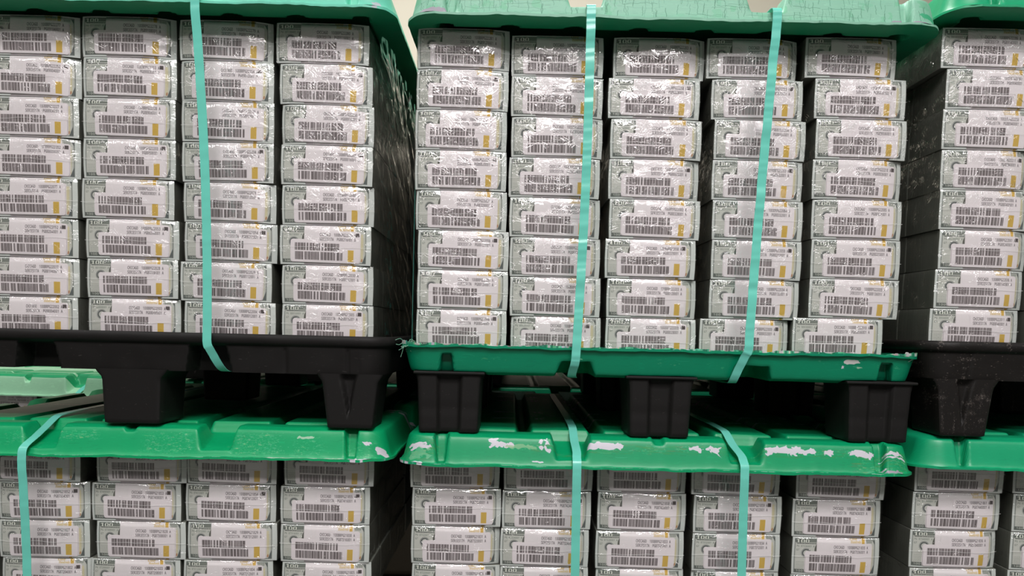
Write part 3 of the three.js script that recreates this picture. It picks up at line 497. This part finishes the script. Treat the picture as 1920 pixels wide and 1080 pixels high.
strap('flat teal packing strap on the left half of the upper middle stack', [0.117, 0.512], 0.004, [0.108, -0.05], { floor: 0.016, tail: [0.104, -0.078] });
strap('flat teal packing strap on the right half of the upper middle stack', [0.4185, 0.514], 0.0, [0.395, -0.03], { floor: 0.016, tail: [0.378, -0.08] });
strap('teal packing strap at the left end of the lower left stack', [-0.817, -0.235], 0, [-0.812, -0.76], { lean: 0.0, tail: [-0.81, -0.8] });
strap('teal packing strap on the left half of the lower middle stack', [0.1155, -0.235], 0, [0.123, -0.76], { lean: -0.001, tail: [0.12, -0.8] });
strap('teal packing strap on the right half of the lower middle stack', [0.398, -0.235], 0, [0.41, -0.76], { lean: -0.008, tail: [0.41, -0.8] });
{ // straps in the narrow slots and on the side of the left stack
  const t = thing('packing_strap', 'thin teal strap edge hanging on the right side of upper left stack', 'strap', 0, 0, 0);
  part('band', ribbon([[-0.196, 0.52, -1.5], [-0.197, 0.4, -1.5], [-0.199, 0.2, -1.5], [-0.2, -0.03, -1.5]], 0.0146, [0, 0, 1]), strapMat, t);
}

// ------------------------------------------------------------------ clear stretch wrap on the open side of the left stack
{
  const t = thing('stretch_wrap', 'clear wrinkled stretch film on the right side of the upper left stack', 'stretch film', 0, 0, 0);
  const g = grid(110, 110, (a, v) => { const z = FRONT_Z - 0.01 - a * 0.86, y = -0.03 + v * 0.53; return [-0.236 + 0.006 * smooth(0, 0.05, a) + 0.0024 * noise(a * 9 + v * 10, v * 3 - a * 2.4) + 0.0008 * noise(a * 34 + v * 30, v * 10 - a * 8), y, z, a * 2, v * 1.5]; });
  part('film', g, new THREE.MeshPhysicalMaterial({ color: 0xffffff, transmission: 1, thickness: 0, roughness: 0.04, ior: 2.0, side: THREE.DoubleSide }), t);
}

// ------------------------------------------------------------------ row of pallets behind
{
  const loadWrap = new THREE.MeshStandardMaterial({ color: C(104, 96, 80), roughness: 0.45 });
  const BZ = -2.27;
  cover('pale green plastic cover on the rear stack seen under the left pallet', coverMat([150, 206, 168], { scratches: 40, pale: [180, 220, 195], patches: [[0, 0.125, 0.84, 0.1, 'rgb(24,150,96)', 0.06]] }), -1.49, -0.245, BZ - HD, 8, 0, mouldGeo({ ...COVER, h: 0.066, seed: 8 }));
  const bx = [-1.648, -1.4685];
  bx.forEach((x, i) => { for (let r = 0; r < 2; r++) {
    const n2 = String((870 - r) * 100000 + 52000 + 4000 * i + 1);
    cashPack(x + PW / 2, -0.238 - PITCH * (r + 1), BZ - 0.05, r, 21577 - 25 * r + i, n2, r % 2 === 1, 0, `shrink-wrapped cash pack printed PG${n2}, ${ROWS[r]} row, ${COLS[i]} column of rear pale-covered stack`, 'cash packs on the rear stack');
  } });
  [[-0.597, 'rear left'], [0.307, 'rear middle'], [1.22, 'rear right']].forEach(([x, which], q) => {
    cover(`green plastic cover in the ${which} stack behind the front row`, matJ, x, -0.236, BZ - HD - 0.01, 7, 0, coverJ);
    for (const [tier, y0, hgt] of [['lower', -0.8, 0.56], ['upper', -0.035, 0.56]]) {
      const w = thing('wrapped_load', `brownish film-wrapped pallet load on the ${tier} tier of the ${which} stack`, 'pallet load', x, y0, BZ - HD - 0.02);
      const g = new RoundedBoxGeometry(0.86, hgt, 0.88, 6, 0.02).translate(0, hgt / 2, 0), p = g.attributes.position;
      for (let i = 0; i < p.count; i++) { const a = p.getX(i), b = p.getY(i), c = p.getZ(i), k = 1 - 0.01 * Math.abs(noise(a * 4 + c * 4 + q * 9, b * 6)); p.setXYZ(i, a * k, b, c * k); }
      g.computeVertexNormals(); part('wrapping', g, loadWrap, w);
    }
    blackPallet(`black plastic pallet in the ${which} stack behind the front row`, black, x, -0.181, BZ - HD - 0.01, 0.159);
  });
  const t = thing('packing_strap', 'teal packing strap over the pale cover of the rear stack', 'strap', 0, 0, 0);
  part('band', ribbon([[-1.2, -0.172, BZ - 0.3], [-1.28, -0.176, BZ - 0.09], [-1.31, -0.205, BZ - 0.035], [-1.325, -0.226, BZ - 0.008], [-1.327, -0.24, BZ + 0.008], [-1.327, -0.3, BZ + 0.008], [-1.327, -0.5, BZ + 0.006]], 0.0146, [1, 0, 0]), strapMat, t);
}

// ------------------------------------------------------------------ ceiling lights
LAMPS.forEach(([x, z, w, d, I], i) => {
  const place = ['over the aisle in front of the middle stack', 'further down the room behind the viewer', 'over the aisle to the left', 'over the aisle to the right', 'beyond the left end of the front row', 'over the back of the front row'][i];
  const t = thing('ceiling_light', 'white fluorescent ceiling fitting ' + place, 'ceiling light', x, CEILING - 0.08 - EYE, z);
  part('housing', new RoundedBoxGeometry(w + 0.06, 0.06, d + 0.06, 2, 0.01).translate(0, 0.05, 0), new THREE.MeshStandardMaterial({ color: C(235, 235, 232), roughness: 0.5 }), t);
  part('diffuser', new RoundedBoxGeometry(w, 0.02, d, 2, 0.006).translate(0, 0.012, 0), new THREE.MeshStandardMaterial({ color: C(250, 250, 245), emissive: LAMP, emissiveIntensity: 4, roughness: 0.4 }), t);
  const l = new THREE.RectAreaLight(LAMP, I, w, d); l.name = 'lamp'; l.position.set(x, CEILING - 0.085, z); l.rotation.x = -Math.PI / 2; scene.add(l);
});

renderer.render(scene, camera);
